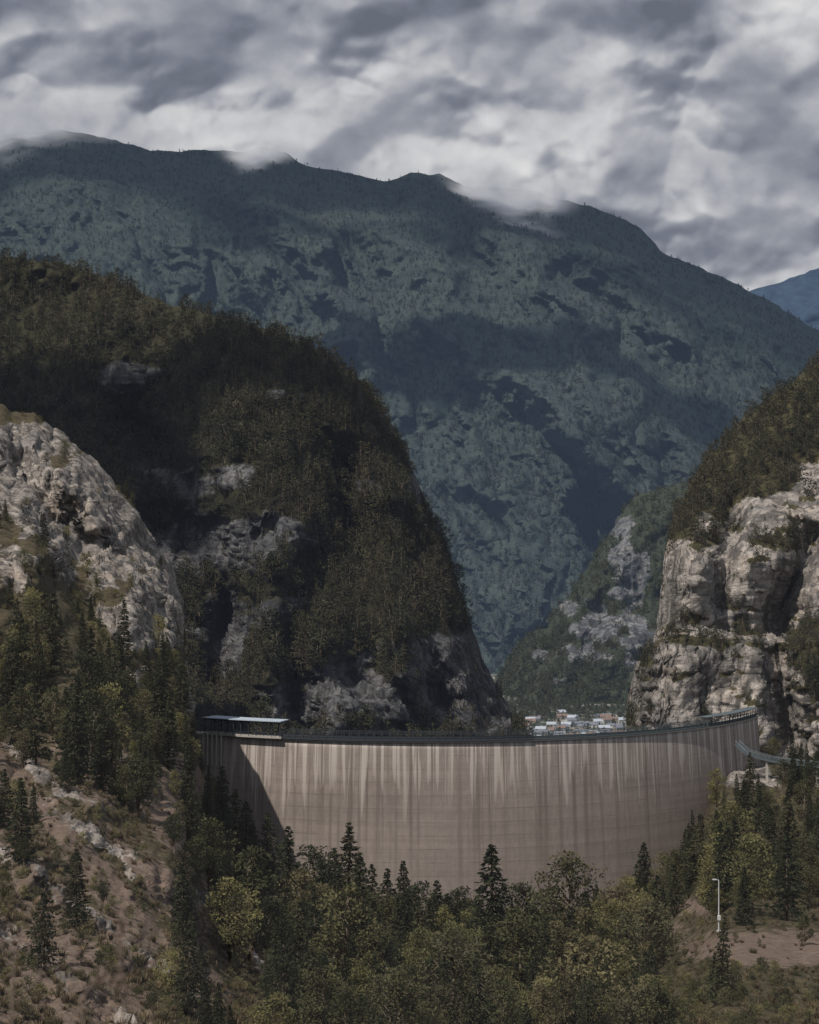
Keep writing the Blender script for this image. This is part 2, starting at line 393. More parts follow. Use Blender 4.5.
rock=sm(0.32,0.85,rock+0.5*fbm(PX/20,PY/14,0,5,107)+0.35*rib*lf)
bare=np.clip(1.2*gs(PX,PY,780,948,100,20)+.9*gs(PX,PY,650,928,30,8)+.9*gs(PX,PY,690,908,30,10)+lf*(.34-.5*rib)*sm(680,780,PY)+.2*lf*sm(600,700,PY)+.5*gs(PX,PY,310,950,50,25),0,1)
matF=terrain_mat('grassy_slope',1.6,light=(0.36,0.32,0.28),grey=(0.215,0.197,0.182),warm=(0.30,0.235,0.18),veg=((0.034,0.030,0.018),(0.088,0.072,0.043)),bare=(0.185,0.138,0.108),haze_glow=(0.006,0.006,0.0065),bumpd=1.1)  # the small emission here lifts the slope's blacks
def dispF(x,y,z,px,py,r):
    far=sm(150,450,y)
    d=py-interp(SF,px)
    return (r*(0.2+0.8*far)*rockdisp(x,y,z,7,.8)*sm(120,300,y)+ (0.3+1.2*far)*fbm(x/9,y/9,z/9,4,9)+(.7*facets(x/2.5,y/3,z/2.5,61)+.3*facets(x/.9,y/.9,z/.9,63))*sm(.1,.5,r+.1)*(1-far))*(.4+.6*sm(0,20,d))
shF=sheet('valley_slope',PX,PY,Y,matF,rock,bare,dispF)

# near ground below the viewpoint
gx,gy=np.meshgrid(np.linspace(-75,75,90),np.linspace(-60,112,110))
gz=68.3-0.283*np.maximum(gy,-5)+0.35*fbm(gx/5,gy/5,0*gx,4,3)*sm(6,20,gy)-0.9
gz=np.where(gy>90,gz-1.0*(gy-90)/22,gz)
def gridmesh(name,gx,gy,gz,mat,**k):
    PP=np.stack([gx,gy,gz],-1).reshape(-1,3); idx=np.arange(gx.size).reshape(gx.shape)
    fc=np.stack([idx[:-1,:-1],idx[:-1,1:],idx[1:,1:],idx[1:,:-1]],-1).reshape(-1,4)
    return mesh_obj(name,PP,fc,[mat],smooth=True,**k)
gridmesh('ground',gx,gy,gz,matF,attrs={'rock':gx*0,'bare':gx*0})

# valley floor sheet to the horizon
ZF=-190.0
gx,gy=np.meshgrid(np.linspace(-14000,14000,120),np.linspace(-6000,16000,120))
m,nt=newmat('valley_floor'); g=N(nt,'ShaderNodeNewGeometry')
c=mix(nt,ramp(nt,noise(nt,g.outputs['Position'],0.012,6,0.65,0.5,(0.5,1.5,1)),[(0.47,0.0),(0.58,1.0)]),(0.035,0.045,0.03),(0.22,0.205,0.18))
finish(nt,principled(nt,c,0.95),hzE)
gridmesh('ground_plain',gx,gy,0*gx+ZF-60,m)
gx,gy=np.meshgrid(np.linspace(-1500,1500,150),np.linspace(1500,3600,120))
gz=ZF+6*fbm(gx/150,gy/150,0*gx,4,3)-60*sm(2150,1500,gy)
gridmesh('valley_floor',gx,gy,gz,m)

# ------------------------------------------------------------------ trees (meshes)
bark=simple('bark',(0.15,0.12,0.095),0.9,0.4,6)
con_cols=[(0.024,0.030,0.017),(0.043,0.050,0.027),(0.034,0.040,0.023),(0.068,0.069,0.037)]
brd_cols=[(0.050,0.055,0.028),(0.092,0.094,0.044),(0.22,0.20,0.085),(0.060,0.063,0.034),(0.16,0.145,0.068),(0.12,0.10,0.064),(0.075,0.080,0.040)]
liftN=(0.0075,0.0075,0.0085)  # faint emission painted into near foliage to lift its blacks
leafC=leaf_mat('conifer_needles',con_cols,haze_glow=liftN)
leafB=leaf_mat('broad_leaves',brd_cols,haze_glow=liftN)
dryG=leaf_mat('dry_grass',[(0.11,0.085,0.05),(0.17,0.13,0.08),(0.07,0.062,0.034),(0.13,0.092,0.062)],haze_glow=liftN,trans=0)
leafG=leaf_mat('mountain_foliage',[(0.019,0.028,0.024),(0.030,0.041,0.034),(0.042,0.054,0.044),(0.024,0.034,0.029)],haze_glow=hzG,sc=0.01,trans=0,brown=None)
leafE=leaf_mat('hill_foliage',[(0.022,0.03,0.018),(0.04,0.048,0.026),(0.05,0.055,0.03)],haze_glow=hzE,sc=0.05,trans=0)
leafA=leaf_mat('gorge_foliage',[(0.022,0.027,0.016),(0.040,0.044,0.025),(0.057,0.057,0.031),(0.034,0.038,0.022),(0.060,0.054,0.034)],haze_glow=hzA,sc=0.1,trans=0,brown=(0.057,0.049,0.030),bf=.3)

def leafquads(cent,size,rng,flat=0.0,dirs=None):
    n=len(cent)
    a=rng.normal(size=(n,3)); 
    if dirs is not None: a=a*0.45+dirs
    a/=np.linalg.norm(a,axis=1,keepdims=True)
    b=rng.normal(size=(n,3)); b[:,2]*=(1-flat)
    b-=a*np.sum(a*b,1,keepdims=True); b/=np.linalg.norm(b,axis=1,keepdims=True)
    s=(size*rng.uniform(0.6,1.3,(n,1)))
    w=s*rng.uniform(0.35,0.6,(n,1))
    v=np.stack([cent-a*s, cent+b*w-a*s*0.1, cent+a*s, cent-b*w+a*s*0.1],1).reshape(-1,3)
    f=np.arange(4*n).reshape(n,4)
    return v,f
def tube(path,r0,r1,k=5):
    path=[Vector(p) for p in path]; V=[];Fc=[]
    n=len(path)
    for i,p in enumerate(path):
        d=(path[min(i+1,n-1)]-path[max(i-1,0)]).normalized()
        u=d.orthogonal().normalized(); w=d.cross(u)
        r=r0+(r1-r0)*i/(n-1)
        for j in range(k):
            a=2*math.pi*j/k; V.append(p+u*math.cos(a)*r+w*math.sin(a)*r)
    for i in range(n-1):
        for j in range(k):
            Fc.append((i*k+j,i*k+(j+1)%k,(i+1)*k+(j+1)%k,(i+1)*k+j))
    return np.array([tuple(v) for v in V]),np.array(Fc)
def assemble(name,parts,mats,link=False):
    V=[];Fs=[];M=[];o=0
    for v,f,m in parts:
        V.append(v);Fs.append(f+o);M.append(np.full(len(f),m));o+=len(v)
    return mesh_obj(name,np.vstack(V),np.vstack(Fs),mats,np.concatenate(M),smooth=False,link=link)
def conifer(name,seed,wh,br,per,leaf,R,mats,lo=0.08,ragged=0.25):
    rng=np.random.default_rng(seed)
    parts=[]; tv,tf=tube([(0,0,-0.05),(0.004,0,0.3),(0,0.004,0.65),(0,0,0.99)],0.018,0.002,5); parts.append((tv,tf,1))
    C=[];D=[]
    for i in range(wh):
        h=lo+(1-lo)*(i/wh)**0.95+rng.normal()*0.006
        r=R*(1-(h-lo)/(1-lo))**0.85*(0.55+0.45*min(1,(h-lo)*7+0.4))+0.012
        nb=max(3,int(br*(0.5+0.6*(1-h))))
        a0=rng.uniform(0,6.28)
        for b in range(nb):
            a=a0+2*math.pi*b/nb+rng.normal()*0.25
            rr=r*rng.uniform(1-ragged*1.6,1+ragged*0.7)
            droop=rng.uniform(0.15,0.45)
            if per>3 and rng.random()<0.5:
                bv,bf=tube([(0,0,h),(math.cos(a)*rr*.9,math.sin(a)*rr*.9,h-rr*droop*.8)],0.004,0.001,3); parts.append((bv,bf,1))
            q=max(1,int(per*(0.4+rr/R)))
            s=np.sqrt(rng.uniform(0.05,1,q))
            w=(1-s*0.6)*rr*0.3
            lat=rng.normal(size=q)*w
            x=math.cos(a)*s*rr-math.sin(a)*lat; y=math.sin(a)*s*rr+math.cos(a)*lat
            z=h-s*rr*droop+0.12*rr*s*s+rng.normal(size=q)*0.006
            C.append(np.stack([x,y,z],1)); D.append(np.tile([math.cos(a),math.sin(a),-droop],(q,1)))
    C=np.vstack(C);D=np.vstack(D)
    v,f=leafquads(C,leaf,rng,0.3,D); parts.append((v,f,0))
    return assemble(name,parts,mats)
def broad(name,seed,ncl,per,leaf,W,mats,lo=0.25,clr=0.13,slim=1.0):
    rng=np.random.default_rng(seed); parts=[]
    tip=(rng.normal()*0.03,rng.normal()*0.03,0.8)
    tv,tf=tube([(0,0,-0.06),(rng.normal()*.015,rng.normal()*.015,0.3),(tip[0]*.6,tip[1]*.6,0.55),tip],0.022,0.005,5); parts.append((tv,tf,1))
    C=[];D=[]
    for i in range(ncl):
        h=lo+(1-lo-clr*0.6)*((i+rng.uniform(0,1))/ncl)
        u=(h-lo)/(1-lo)
        prof=max(0.05,math.sin(math.pi*min(1,(u*0.85+0.18))))**0.7
        a=rng.uniform(0,6.28); rr=W*prof*rng.uniform(0.2,1.05)
        c=np.array([math.cos(a)*rr,math.sin(a)*rr,h])
        hb=max(0.12,h-rr*0.9-0.05)
        bv,bf=tube([(tip[0]*hb,tip[1]*hb,hb),(c[0]*.5,c[1]*.5,(h+hb)/2-.01),tuple(c)],0.007,0.002,3); parts.append((bv,bf,1))
        cr=clr*rng.uniform(0.6,1.3)
        p=rng.normal(size=(per,3)); p/=np.linalg.norm(p,axis=1,keepdims=True)
        p*=cr*rng.uniform(0.25,1.0,(per,1))**0.5; p[:,2]*=0.65
        C.append(c+p); D.append(p/cr)
    C=np.vstack(C)
    v,f=leafquads(C,leaf,rng); parts.append((v,f,0))
    return assemble(name,parts,mats)
def tuft(name,seed,n,mats):
    rng=np.random.default_rng(seed); a=rng.uniform(0,6.28,n); r=rng.uniform(0,.35,n); h=rng.uniform(.4,1,n)
    b=np.stack([np.cos(a)*r,np.sin(a)*r,0*a-.05],1); tp=b+np.stack([np.cos(a)*rng.uniform(.1,.5,n),np.sin(a)*rng.uniform(.1,.5,n),h],1)
    sd=np.stack([-np.sin(a),np.cos(a),0*a],1)*.05
    v=np.stack([b-sd,b+sd,tp+sd*.3,tp-sd*.3],1).reshape(-1,3)
    return assemble(name,[(v,np.arange(4*n).reshape(n,4),0)],mats)

def coll(name,objs):
    c=bpy.data.collections.new(name)
    for o in objs: c.objects.link(o)
    return c
near=[conifer('a_spruce_mesh',1,34,11,9,0.020,0.19,[leafC,bark]),
      conifer('b_spruce_mesh',2,30,10,8,0.021,0.15,[leafC,bark],0.05,0.35),
      conifer('c_spruce_mesh',3,26,9,9,0.024,0.23,[leafC,bark],0.12,0.45),
      broad('d_tree_mesh',4,34,70,0.019,0.26,[leafB,bark]),
      broad('e_tree_mesh',5,30,75,0.019,0.20,[leafB,bark],0.2,0.11),
      broad('f_tree_mesh',6,42,60,0.018,0.32,[leafB,bark],0.15,0.14),
      broad('g_pine_mesh',7,22,80,0.018,0.22,[leafC,bark],0.42,0.12),
      broad('h_shrub_mesh',8,18,36,0.042,0.5,[leafB,bark],0.05,0.2),
      tuft('i_tuft_mesh',9,40,[dryG])]
cNear=coll('near_tree_kinds',near)
mid=[conifer('a_mid_mesh',11,15,7,3,0.038,0.20,[leafA,bark]),
     conifer('b_mid_mesh',12,14,6,3,0.042,0.16,[leafA,bark],0.05,0.4),
     broad('c_mid_mesh',13,17,18,0.040,0.30,[leafA,bark],0.12,0.15),
     broad('d_mid_mesh',14,16,18,0.040,0.24,[leafA,bark],0.2,0.14),
     broad('e_mid_mesh',15,18,18,0.045,0.42,[leafA,bark],0.05,0.18)]
cMid=coll('mid_tree_kinds',mid)
def farset(tag,lm):
    return coll(tag,[conifer('a_'+tag,21,8,6,2,0.08,0.2,[lm,bark]),conifer('b_'+tag,22,7,6,2,0.09,0.26,[lm,bark]),broad('c_'+tag,23,9,9,0.09,0.36,[lm,bark],0.1,0.2),broad('d_'+tag,24,8,9,0.09,0.28,[lm,bark],0.1,0.2)])
cG=farset('mountain_tree_kinds',leafG); cE=farset('hill_tree_kinds',leafE)

def forest(name,pos,idx,scl,collection,zs=None):
    n=len(pos)
    me=bpy.data.meshes.new(name); me.vertices.add(n); me.vertices.foreach_set('co',np.asarray(pos,np.float32).ravel())
    a=me.attributes.new('kind','INT','POINT'); a.data.foreach_set('value',np.asarray(idx,np.int32))
    sc=np.stack([scl*RNG.uniform(.85,1.2,n),scl*RNG.uniform(.85,1.2,n),scl if zs is None else zs],1)
    a=me.attributes.new('size','FLOAT_VECTOR','POINT'); a.data.foreach_set('vector',sc.astype(np.float32).ravel())
    r=np.stack([RNG.normal(0,.04,n),RNG.normal(0,.04,n),RNG.uniform(0,6.28,n)],1)
    a=me.attributes.new('turn','FLOAT_VECTOR','POINT'); a.data.foreach_set('vector',r.astype(np.float32).ravel())
    o=bpy.data.objects.new(name,me); S.collection.objects.link(o)
    ng=bpy.data.node_groups.new(name+'_scatter','GeometryNodeTree')
    ng.interface.new_socket('Geometry',in_out='INPUT',socket_type='NodeSocketGeometry')
    ng.interface.new_socket('Geometry',in_out='OUTPUT',socket_type='NodeSocketGeometry')
    gi=ng.nodes.new('NodeGroupInput'); go=ng.nodes.new('NodeGroupOutput')
    ip=ng.nodes.new('GeometryNodeInstanceOnPoints'); ci=ng.nodes.new('GeometryNodeCollectionInfo')
    ci.inputs['Collection'].default_value=collection; ci.inputs['Separate Children'].default_value=True; ci.inputs['Reset Children'].default_value=True
    ip.inputs['Pick Instance'].default_value=True
    def na(nm,dt):
        q=ng.nodes.new('GeometryNodeInputNamedAttribute'); q.data_type=dt; q.inputs['Name'].default_value=nm; return q.outputs['Attribute']
    ng.links.new(gi.outputs[0],ip.inputs['Points']); ng.links.new(ci.outputs[0],ip.inputs['Instance'])
    ng.links.new(na('kind','INT'),ip.inputs['Instance Index'])
    e2r=ng.nodes.new('FunctionNodeEulerToRotation'); ng.links.new(na('turn','FLOAT_VECTOR'),e2r.inputs[0])
    ng.links.new(e2r.outputs[0],ip.inputs['Rotation']); ng.links.new(na('size','FLOAT_VECTOR'),ip.inputs['Scale'])
    ng.links.new(ip.outputs[0],go.inputs[0])
    md=o.modifiers.new('scatter','NODES'); md.node_group=ng
    return o
def sample(sh,n,prob,r0=0,r1=1.0):
    h,w=sh['PX'].shape
    i=RNG.uniform(r0*(h-1),r1*(h-1)-1e-3,n); j=RNG.uniform(0,w-1-1e-3,n)
    ii=i.astype(int);jj=j.astype(int);fi=(i-ii)[:,None];fj=(j-jj)[:,None]
    def g(A):
        A=A if A.ndim==3 else A[...,None]
        return A[ii,jj]*(1-fi)*(1-fj)+A[ii+1,jj]*fi*(1-fj)+A[ii,jj+1]*(1-fi)*fj+A[ii+1,jj+1]*fi*fj
    P=g(sh['P']);px=g(sh['PX'])[:,0];py=g(sh['PY'])[:,0];rk=g(sh['rock'])[:,0];br=g(sh['bare'])[:,0]
    k=RNG.random(n)<prob(P,px,py,rk,br)
    return P[k],px[k],py[k],rk[k]

def pg(P,px,py,r,b):
    return np.where((px>-60)&(px<900),1,0.12)*np.where(r>0.35,0.4,1)*sm(-.75,-.2,fbm(px/9,py/6,0*px,3,5))*(1-sm(.02,.3,cloudfade(P)))*np.where(P[:,1]>3000,1,.3)
P,px,py,rk=sample(shG,66000,pg,0.0,0.985)
forest('mountain_forest',P,RNG.choice(4,len(P),p=[.3,.2,.3,.2]),RNG.uniform(7.5,13,len(P)),cG)
P,px,py,rk=sample(shE,7000,lambda P,px,py,r,b:np.where(r>0.4,0.1,1),0.1,1.0)
forest('rocky_hill_forest',P,RNG.choice(4,len(P),p=[.2,.2,.35,.25]),RNG.uniform(7,14,len(P)),cE)
P,px,py,rk=sample(shA,18500,lambda P,px,py,r,b:np.where(r>0.45,0.15,1)*np.where(px>-60,1,.5),0.2,1.0)
forest('gorge_hill_forest',P-[0,0,.4],RNG.choice(5,len(P),p=[.30,.22,.18,.15,.15]),(4+8.5*RNG.random(len(P))**1.3)*np.where(rk>.45,.45,1),cMid)
P,px,py,rk=sample(shD,8500,lambda P,px,py,r,b:np.where(r>0.45,0.06,1)*np.where(px<860,1,.4),0.2,1.0)
forest('cliff_forest',P-[0,0,.4],RNG.choice(5,len(P),p=[.12,.1,.25,.18,.35]),RNG.uniform(3.5,9.5,len(P))*np.where(rk>.45,.40,1)*np.where(py>560,.7,1),cMid)

# foreground forest
def pf(P,px,py,r,b):
    base=np.where(r>.45,.09,1)
    left=sm(330,200,px)
    base=base*np.where((b>.5)&(px>500),.04,1)
    n=fbm((px-.85*py)/34,(py+.5*px)/70,0*px,3,77)
    dens=np.where(left>.5,0.06+.62*sm(-.05,.3,n),.45+.55*sm(-.2,.3,n))
    dens=np.where((py<640)&(px<210),.8,dens)
    dens=np.where((px<250)&(py>590)&(py<790),np.maximum(dens,.75),dens)
    clear=np.where((px>655)&(py>922)&(py<1050),.04,1)
    out=base*dens*clear
    return np.where((px>165)&(px<240)&(py>640)&(py<900),.7,out)
P,px,py,rk=sample(shF,3400,pf,0.13,0.99)
Yd=P[:,1]
k=RNG.choice(8,len(P),p=[.22,.17,.15,.12,.12,.06,.11,.05])
s=4.5+8.5*RNG.random(len(P))**1.6; s=np.where(Yd<230,s*.58,s); s=np.where(k==7,s*.35,s)
s=np.where((py<640)&(px<210),s*.6,s)
s=np.where((px>320)&(px<640)&(Yd>300),s*1.15,s); s=np.where(k<3,s*1.12,s)
forest('slope_forest',P-[0,0,.25],k,s,cNear)
P,px,py,rk=sample(shF,10500,lambda P,px,py,r,b:np.where(r>.5,.10,.8)*np.where((b>.4)&(px>600),.12,1)*np.where((px<330)&(P[:,1]<400),.5,1)*np.where(b>.6,.5,1),0.02,1.0)
forest('undergrowth',P-[0,0,.1],np.full(len(P),7),RNG.uniform(.4,1.6,len(P))*np.where(P[:,1]>350,1.7,1),cNear)
P,px,py,rk=sample(shF,18000,lambda P,px,py,r,b:np.where(r>.5,.18,.9)*np.where((b>.6),.4,1)*sm(430,250,P[:,1])*np.where(px<330,1,.35),0.0,.85)
forest('dry_grass',P,np.full(len(P),8),RNG.uniform(.3,.8,len(P)),cNear)

# individually placed foreground trees
FP=shF['P']; prj=np.stack([FP[...,0]*F/FP[...,1]+409.5,512-(FP[...,2]-CZ)*F/FP[...,1]],-1)
def ground_at(px,py):
    d=(prj[...,0]-px)**2+(prj[...,1]-py)**2
    k=np.argmin(d[:480]); return FP[:480].reshape(-1,3)[k]
def place(kind,name,px,pybase,pytop,wide=1.0):
    g=ground_at(px,pybase); h=(pybase-pytop)*g[1]/F
    o=bpy.data.objects.new(name,near[kind].data); S.collection.objects.link(o)
    o.location=(g[0],g[1],g[2]-.3); o.scale=(h*wide,h*wide,h*1.02); o.rotation_euler=(0,0,random.uniform(0,6.28))
for kd,nm,x,b,tp,w in [
  (0,'spruce_tree',491,985,842,1.25),(1,'spruce_tree',350,915,820,1.5),(0,'spruce_tree',403,925,850,1.2),(2,'spruce_tree',436,965,880,1.2),
  (2,'spruce_tree',372,930,864,1.3),(0,'spruce_tree',334,920,846,1.3),(1,'spruce_tree',222,850,765,1.3),(2,'spruce_tree',268,890,812,1.3),
  (2,'spruce_tree',288,915,826,1.2),(6,'pine_tree',312,925,843,1.3),(0,'spruce_tree',322,935,858,1.2),(2,'spruce_tree',360,950,852,1.1),(1,'spruce_tree',388,950,868,1.4),(6,'pine_tree',418,955,880,1.3),(0,'spruce_tree',246,880,800,1.3),(2,'spruce_tree',236,860,788,1.3),
  (4,'larch_tree',252,965,842,1.2),(4,'larch_tree',345,1005,880,1.1),(3,'deciduous_tree',300,940,866,1.3),(5,'deciduous_tree',390,965,890,1.2),
  (3,'deciduous_tree',572,960,848,1.1),(4,'deciduous_tree',548,965,885,1.3),(5,'deciduous_tree',615,950,880,1.2),(3,'deciduous_tree',648,985,895,1.2),
  (4,'larch_tree',520,1020,905,1.2),(5,'deciduous_tree',455,1040,925,1.3),(3,'deciduous_tree',590,1045,930,1.3),
  (6,'pine_tree',520,960,880,1.2),(6,'pine_tree',460,950,885,1.3),(6,'pine_tree',120,745,668,1.2),(1,'spruce_tree',20,860,775,1.3),(0,'spruce_tree',160,755,672,1.3),
  (2,'spruce_tree',45,660,590,1.4),(0,'spruce_tree',12,720,640,1.3),(5,'deciduous_tree',640,1060,975,1.3),(0,'spruce_tree',640,900,840,1.3),
  (2,'spruce_tree',420,1000,905,1.2),(0,'spruce_tree',560,1010,915,1.2),(2,'spruce_tree',300,990,900,1.2),
  (2,'spruce_tree',700,880,812,1.3),(1,'spruce_tree',735,890,815,1.4),(0,'spruce_tree',790,880,800,1.3),(2,'spruce_tree',760,860,790,1.3),(6,'pine_tree',808,900,830,1.3),(5,'deciduous_tree',400,1060,960,1.2)]:
    place(kd,nm,x,b,tp,w)

# ------------------------------------------------------------------ DAM
CX,CY,R=4.0,710.0,126.0
a0=math.atan2(600-CY,-78-CX); a1=math.atan2(656-CY,124-CX)
if a0>0:a0-=2*math.pi
def arc(u,r=R,z=0): a=a0+(a1-a0)*u; return (CX+r*math.cos(a),CY+r*math.sin(a),z)
m,nt=newmat('dam_concrete')
at=N(nt,'ShaderNodeAttribute',attribute_name='arc'); az=N(nt,'ShaderNodeAttribute',attribute_name='hgt')
U=at.outputs['Fac'];Z=az.outputs['Fac']
cb=N(nt,'ShaderNodeCombineXYZ'); L(nt,U,cb.inputs[0]); L(nt,Z,cb.inputs[2]); V=cb.outputs[0]
base=mix(nt,noise(nt,V,0.05,5,0.6),(0.205,0.172,0.152),(0.285,0.243,0.215))
base=mix(nt,0.6,base,ramp(nt,noise(nt,V,0.7,6,0.7,0,(1,1,.35)),[(0.3,0.7),(0.7,1.15)]),'MULTIPLY')
def lines(val,period,width,dark):
    w=math_(nt,'FRACT',math_(nt,'DIVIDE',val,period)); w=math_(nt,'LESS_THAN',w,width/period); return math_(nt,'MULTIPLY',w,dark)
liftn=noise(nt,V,0.5,3,0.5,0,(0.02,1,1))
base=mix(nt,0.6,base,ramp(nt,liftn,[(0.3,0.78),(0.7,1.12)]),'MULTIPLY')
base=mix(nt,math_(nt,'MULTIPLY',lines(Z,4.0,0.25,0.5),ramp(nt,noise(nt,V,0.08,4,.6),[(.4,.1),(.6,1.0)])),base,(0.09,0.08,0.075))
base=mix(nt,lines(U,12.0,0.25,0.13),base,(0.10,0.09,0.085))
dk=N(nt,'ShaderNodeMapRange'); dk.inputs['From Min'].default_value=-42; dk.inputs['From Max'].default_value=-10; dk.inputs['To Min'].default_value=.3; L(nt,Z,dk.inputs[0])
n4=noise(nt,V,1.0,4,0.6,0,(0.45,1,0.006)); base=mix(nt,math_(nt,'MULTIPLY',dk.outputs[0],ramp(nt,n4,[(0.50,0.0),(0.62,0.85)])),base,(0.115,0.094,0.080))
n1=noise(nt,V,1.0,3,0.6,0,(0.42,1,0.006)); n2=noise(nt,V,1.0,3,0.6,0,(1.1,1,0.02)); n3=noise(nt,V,1.0,2,0.5,0,(0.30,1,0.0))
reach=math_(nt,'MULTIPLY',math_(nt,'ADD',math_(nt,'MULTIPLY',n3,2.6),-0.78),27.0)
fade=math_(nt,'SUBTRACT',1.0,math_(nt,'DIVIDE',math_(nt,'MULTIPLY',Z,-1.0),math_(nt,'MAXIMUM',reach,2.5)),True)
st=ramp(nt,n1,[(0.50,0.0),(0.56,1.0)]); st2=ramp(nt,n2,[(0.54,0.0),(0.61,1.0)])
stt=math_(nt,'MULTIPLY',math_(nt,'MAXIMUM',math_(nt,'MULTIPLY',st,0.8),math_(nt,'MULTIPLY',st2,.8)),math_(nt,'POWER',fade,0.5),True)
base=mix(nt,stt,base,(0.54,0.49,0.44))
tb=N(nt,'ShaderNodeMapRange'); tb.inputs['From Min'].default_value=-14; tb.inputs['From Max'].default_value=-1.0; L(nt,Z,tb.inputs[0])
base=mix(nt,math_(nt,'MULTIPLY',tb.outputs[0],0.2),base,(0.34,0.30,0.27))
finish(nt,principled(nt,base,0.9,noise(nt,V,1.5,5,0.7),0.15,0.6),(0.008,0.0075,0.008))
matDam=m
concrete=simple('pale_concrete',(0.36,0.34,0.31),0.9,0.25,0.6)
nu,nv=160,80
V=[];arcv=[];hv=[]
zs=np.linspace(0,-150,nv)
for z in zs:
    bul=6.0*math.sin(min(1,-z/120)*math.pi*0.5)
    for i in range(nu+1):
        u=i/nu; V.append(arc(u,R+bul,z)); arcv.append(u*(a1-a0)*R); hv.append(z)
for z in (0,-150):
    for i in range(nu+1): V.append(arc(i/nu,R-4.5 if z==0 else R-25,z)); arcv.append(i/nu*(a1-a0)*R); hv.append(z)
Fc=[];w=nu+1
for j in range(nv-1):
    for i in range(nu): Fc.append((j*w+i,j*w+i+1,(j+1)*w+i+1,(j+1)*w+i))
b0=nv*w;b1=(nv+1)*w
for i in range(nu):
    Fc.append((i,b0+i,b0+i+1,i+1)); Fc.append((b0+i,b1+i,b1+i+1,b0+i+1))
dam=empty('arch_dam')
o=mesh_obj('dam_wall',V,Fc,[matDam],smooth=True,attrs={'arc':arcv,'hgt':hv}); o.parent=dam
steel=simple('dark_steel',(0.045,0.052,0.062),0.6,0.3,2)
teal=simple('grey_painted_steel',(0.085,0.105,0.115),0.6,0.25,2)
roofm=simple('metal_roof',(0.36,0.42,0.48),0.5,0.12,0.5)
cb_=MB()
def ribbon(mb,u0,u1,n,r0,r1,z0,z1,m):
    for i in range(n):
        a=u0+(u1-u0)*i/n;b=u0+(u1-u0)*(i+1)/n
        A=[arc(a,r0,z0),arc(b,r0,z0),arc(b,r1,z0),arc(a,r1,z0)];B=[arc(a,r0,z1),arc(b,r0,z1),arc(b,r1,z1),arc(a,r1,z1)]
        mb.quad(A[::-1],m);mb.quad(B,m);mb.quad([A[2],A[3],B[3],B[2]],m);mb.quad([A[0],A[1],B[1],B[0]],m)
        if i==0: mb.quad([A[0],B[0],B[3],A[3]],m)
        if i==n-1: mb.quad([A[1],A[2],B[2],B[1]],m)
ribbon(cb_,0.0,1.0,120,R-4.8,R+0.5,0.01,0.5,0)
o=cb_.obj('crest_coping',[concrete]); o.parent=dam
def u_px(px):
    best=min(((abs(arc(i/2000,R+.5)[0]*F/arc(i/2000,R+.5)[1]+409.5-px)),i/2000) for i in range(2001)); return best[1]
w=MB()
def rail(mb,u0,u1,r,z0,h,step,post,nr,m,panel=False):
    n=max(1,int((u1-u0)*(a1-a0)*R/step))
    pts=[arc(u0+(u1-u0)*i/n,r,z0) for i in range(n+1)]
    for i,p in enumerate(pts):
        mb.beam(p,(p[0],p[1],p[2]+h),post,post,m)
        if i<n:
            q=pts[i+1]
            for k in range(nr):
                z=h*(k+1)/nr-0.04
                mb.beam((p[0],p[1],z0+z),(q[0],q[1],z0+z),.07,.08 if k<nr-1 else .16,m)
            if panel:
                mb.quad([(p[0],p[1]+.03,z0+.1),(q[0],q[1]+.03,z0+.1),(q[0],q[1]+.03,z0+h*.5),(p[0],p[1]+.03,z0+h*.5)],m)
uA,uB,uC=u_px(281),u_px(532),u_px(618)
ribbon(w,uA,uB,60,R-2.6,R+.9,.52,.9,0)
rail(w,uA,uB,R+.8,.9,2.4,2.4,.20,4,0,True); rail(w,uA,uB,R-2.5,.9,2.4,2.4,.2,3,0)
ribbon(w,uB,0.985,60,R-2.4,R+.7,.52,.78,1)
rail(w,uB,0.985,R+.6,.78,1.7,2.2,.14,4,1,True); rail(w,uB,0.985,R-2.3,.78,1.7,2.2,.14,3,1)
uD=u_px(706)
ribbon(w,uD,0.985,24,R-2.6,R+1.1,3.5,3.65,1)
n=14
for i in range(n+1):
    p=arc(uD+(0.985-uD)*i/n,R+.95,.6); w.beam(p,(p[0],p[1],3.5),.16,.16,1)
for px_ in (562,618,655):
    p=arc(u_px(px_),R-1,.6); w.beam(p,(p[0],p[1],4.6),.14,.14,0); w.box((p[0],p[1],4.7),(.9,.3,.14),0)
o=w.obj('crest_walkway',[steel,teal]); o.parent=dam

g=MB()
u0,u1=u_px(206),u_px(283)
ribbon(g,u0,u1,20,R-4.0,R+2.2,5.3,5.7,0); ribbon(g,u0,u1,20,R-4.2,R+2.5,5.71,5.95,1)
ribbon(g,u0,u1,20,R-3.6,R+1.9,.56,1.1,2)
for i in range(11):
    for r in (R+1.7,R-3.3):
        p=arc(u0+(u1-u0)*(i+.2)/10.4,r,1.1); g.beam(p,(p[0],p[1],5.3),.24,.24,0)
for k in (1.7,2.3): 
    for i in range(20):
        a=arc(u0+(u1-u0)*i/20,R+1.7,k);b=arc(u0+(u1-u0)*(i+1)/20,R+1.7,k); g.beam(a,b,.07,.1,0)
for i in range(5):
    p=arc(u0+(u1-u0)*i/16,R+1.9,0.5); g.beam((p[0],p[1],.6),(p[0],p[1],-9),.45,.45,2)
g.obj('covered_gallery',[steel,roofm,concrete])

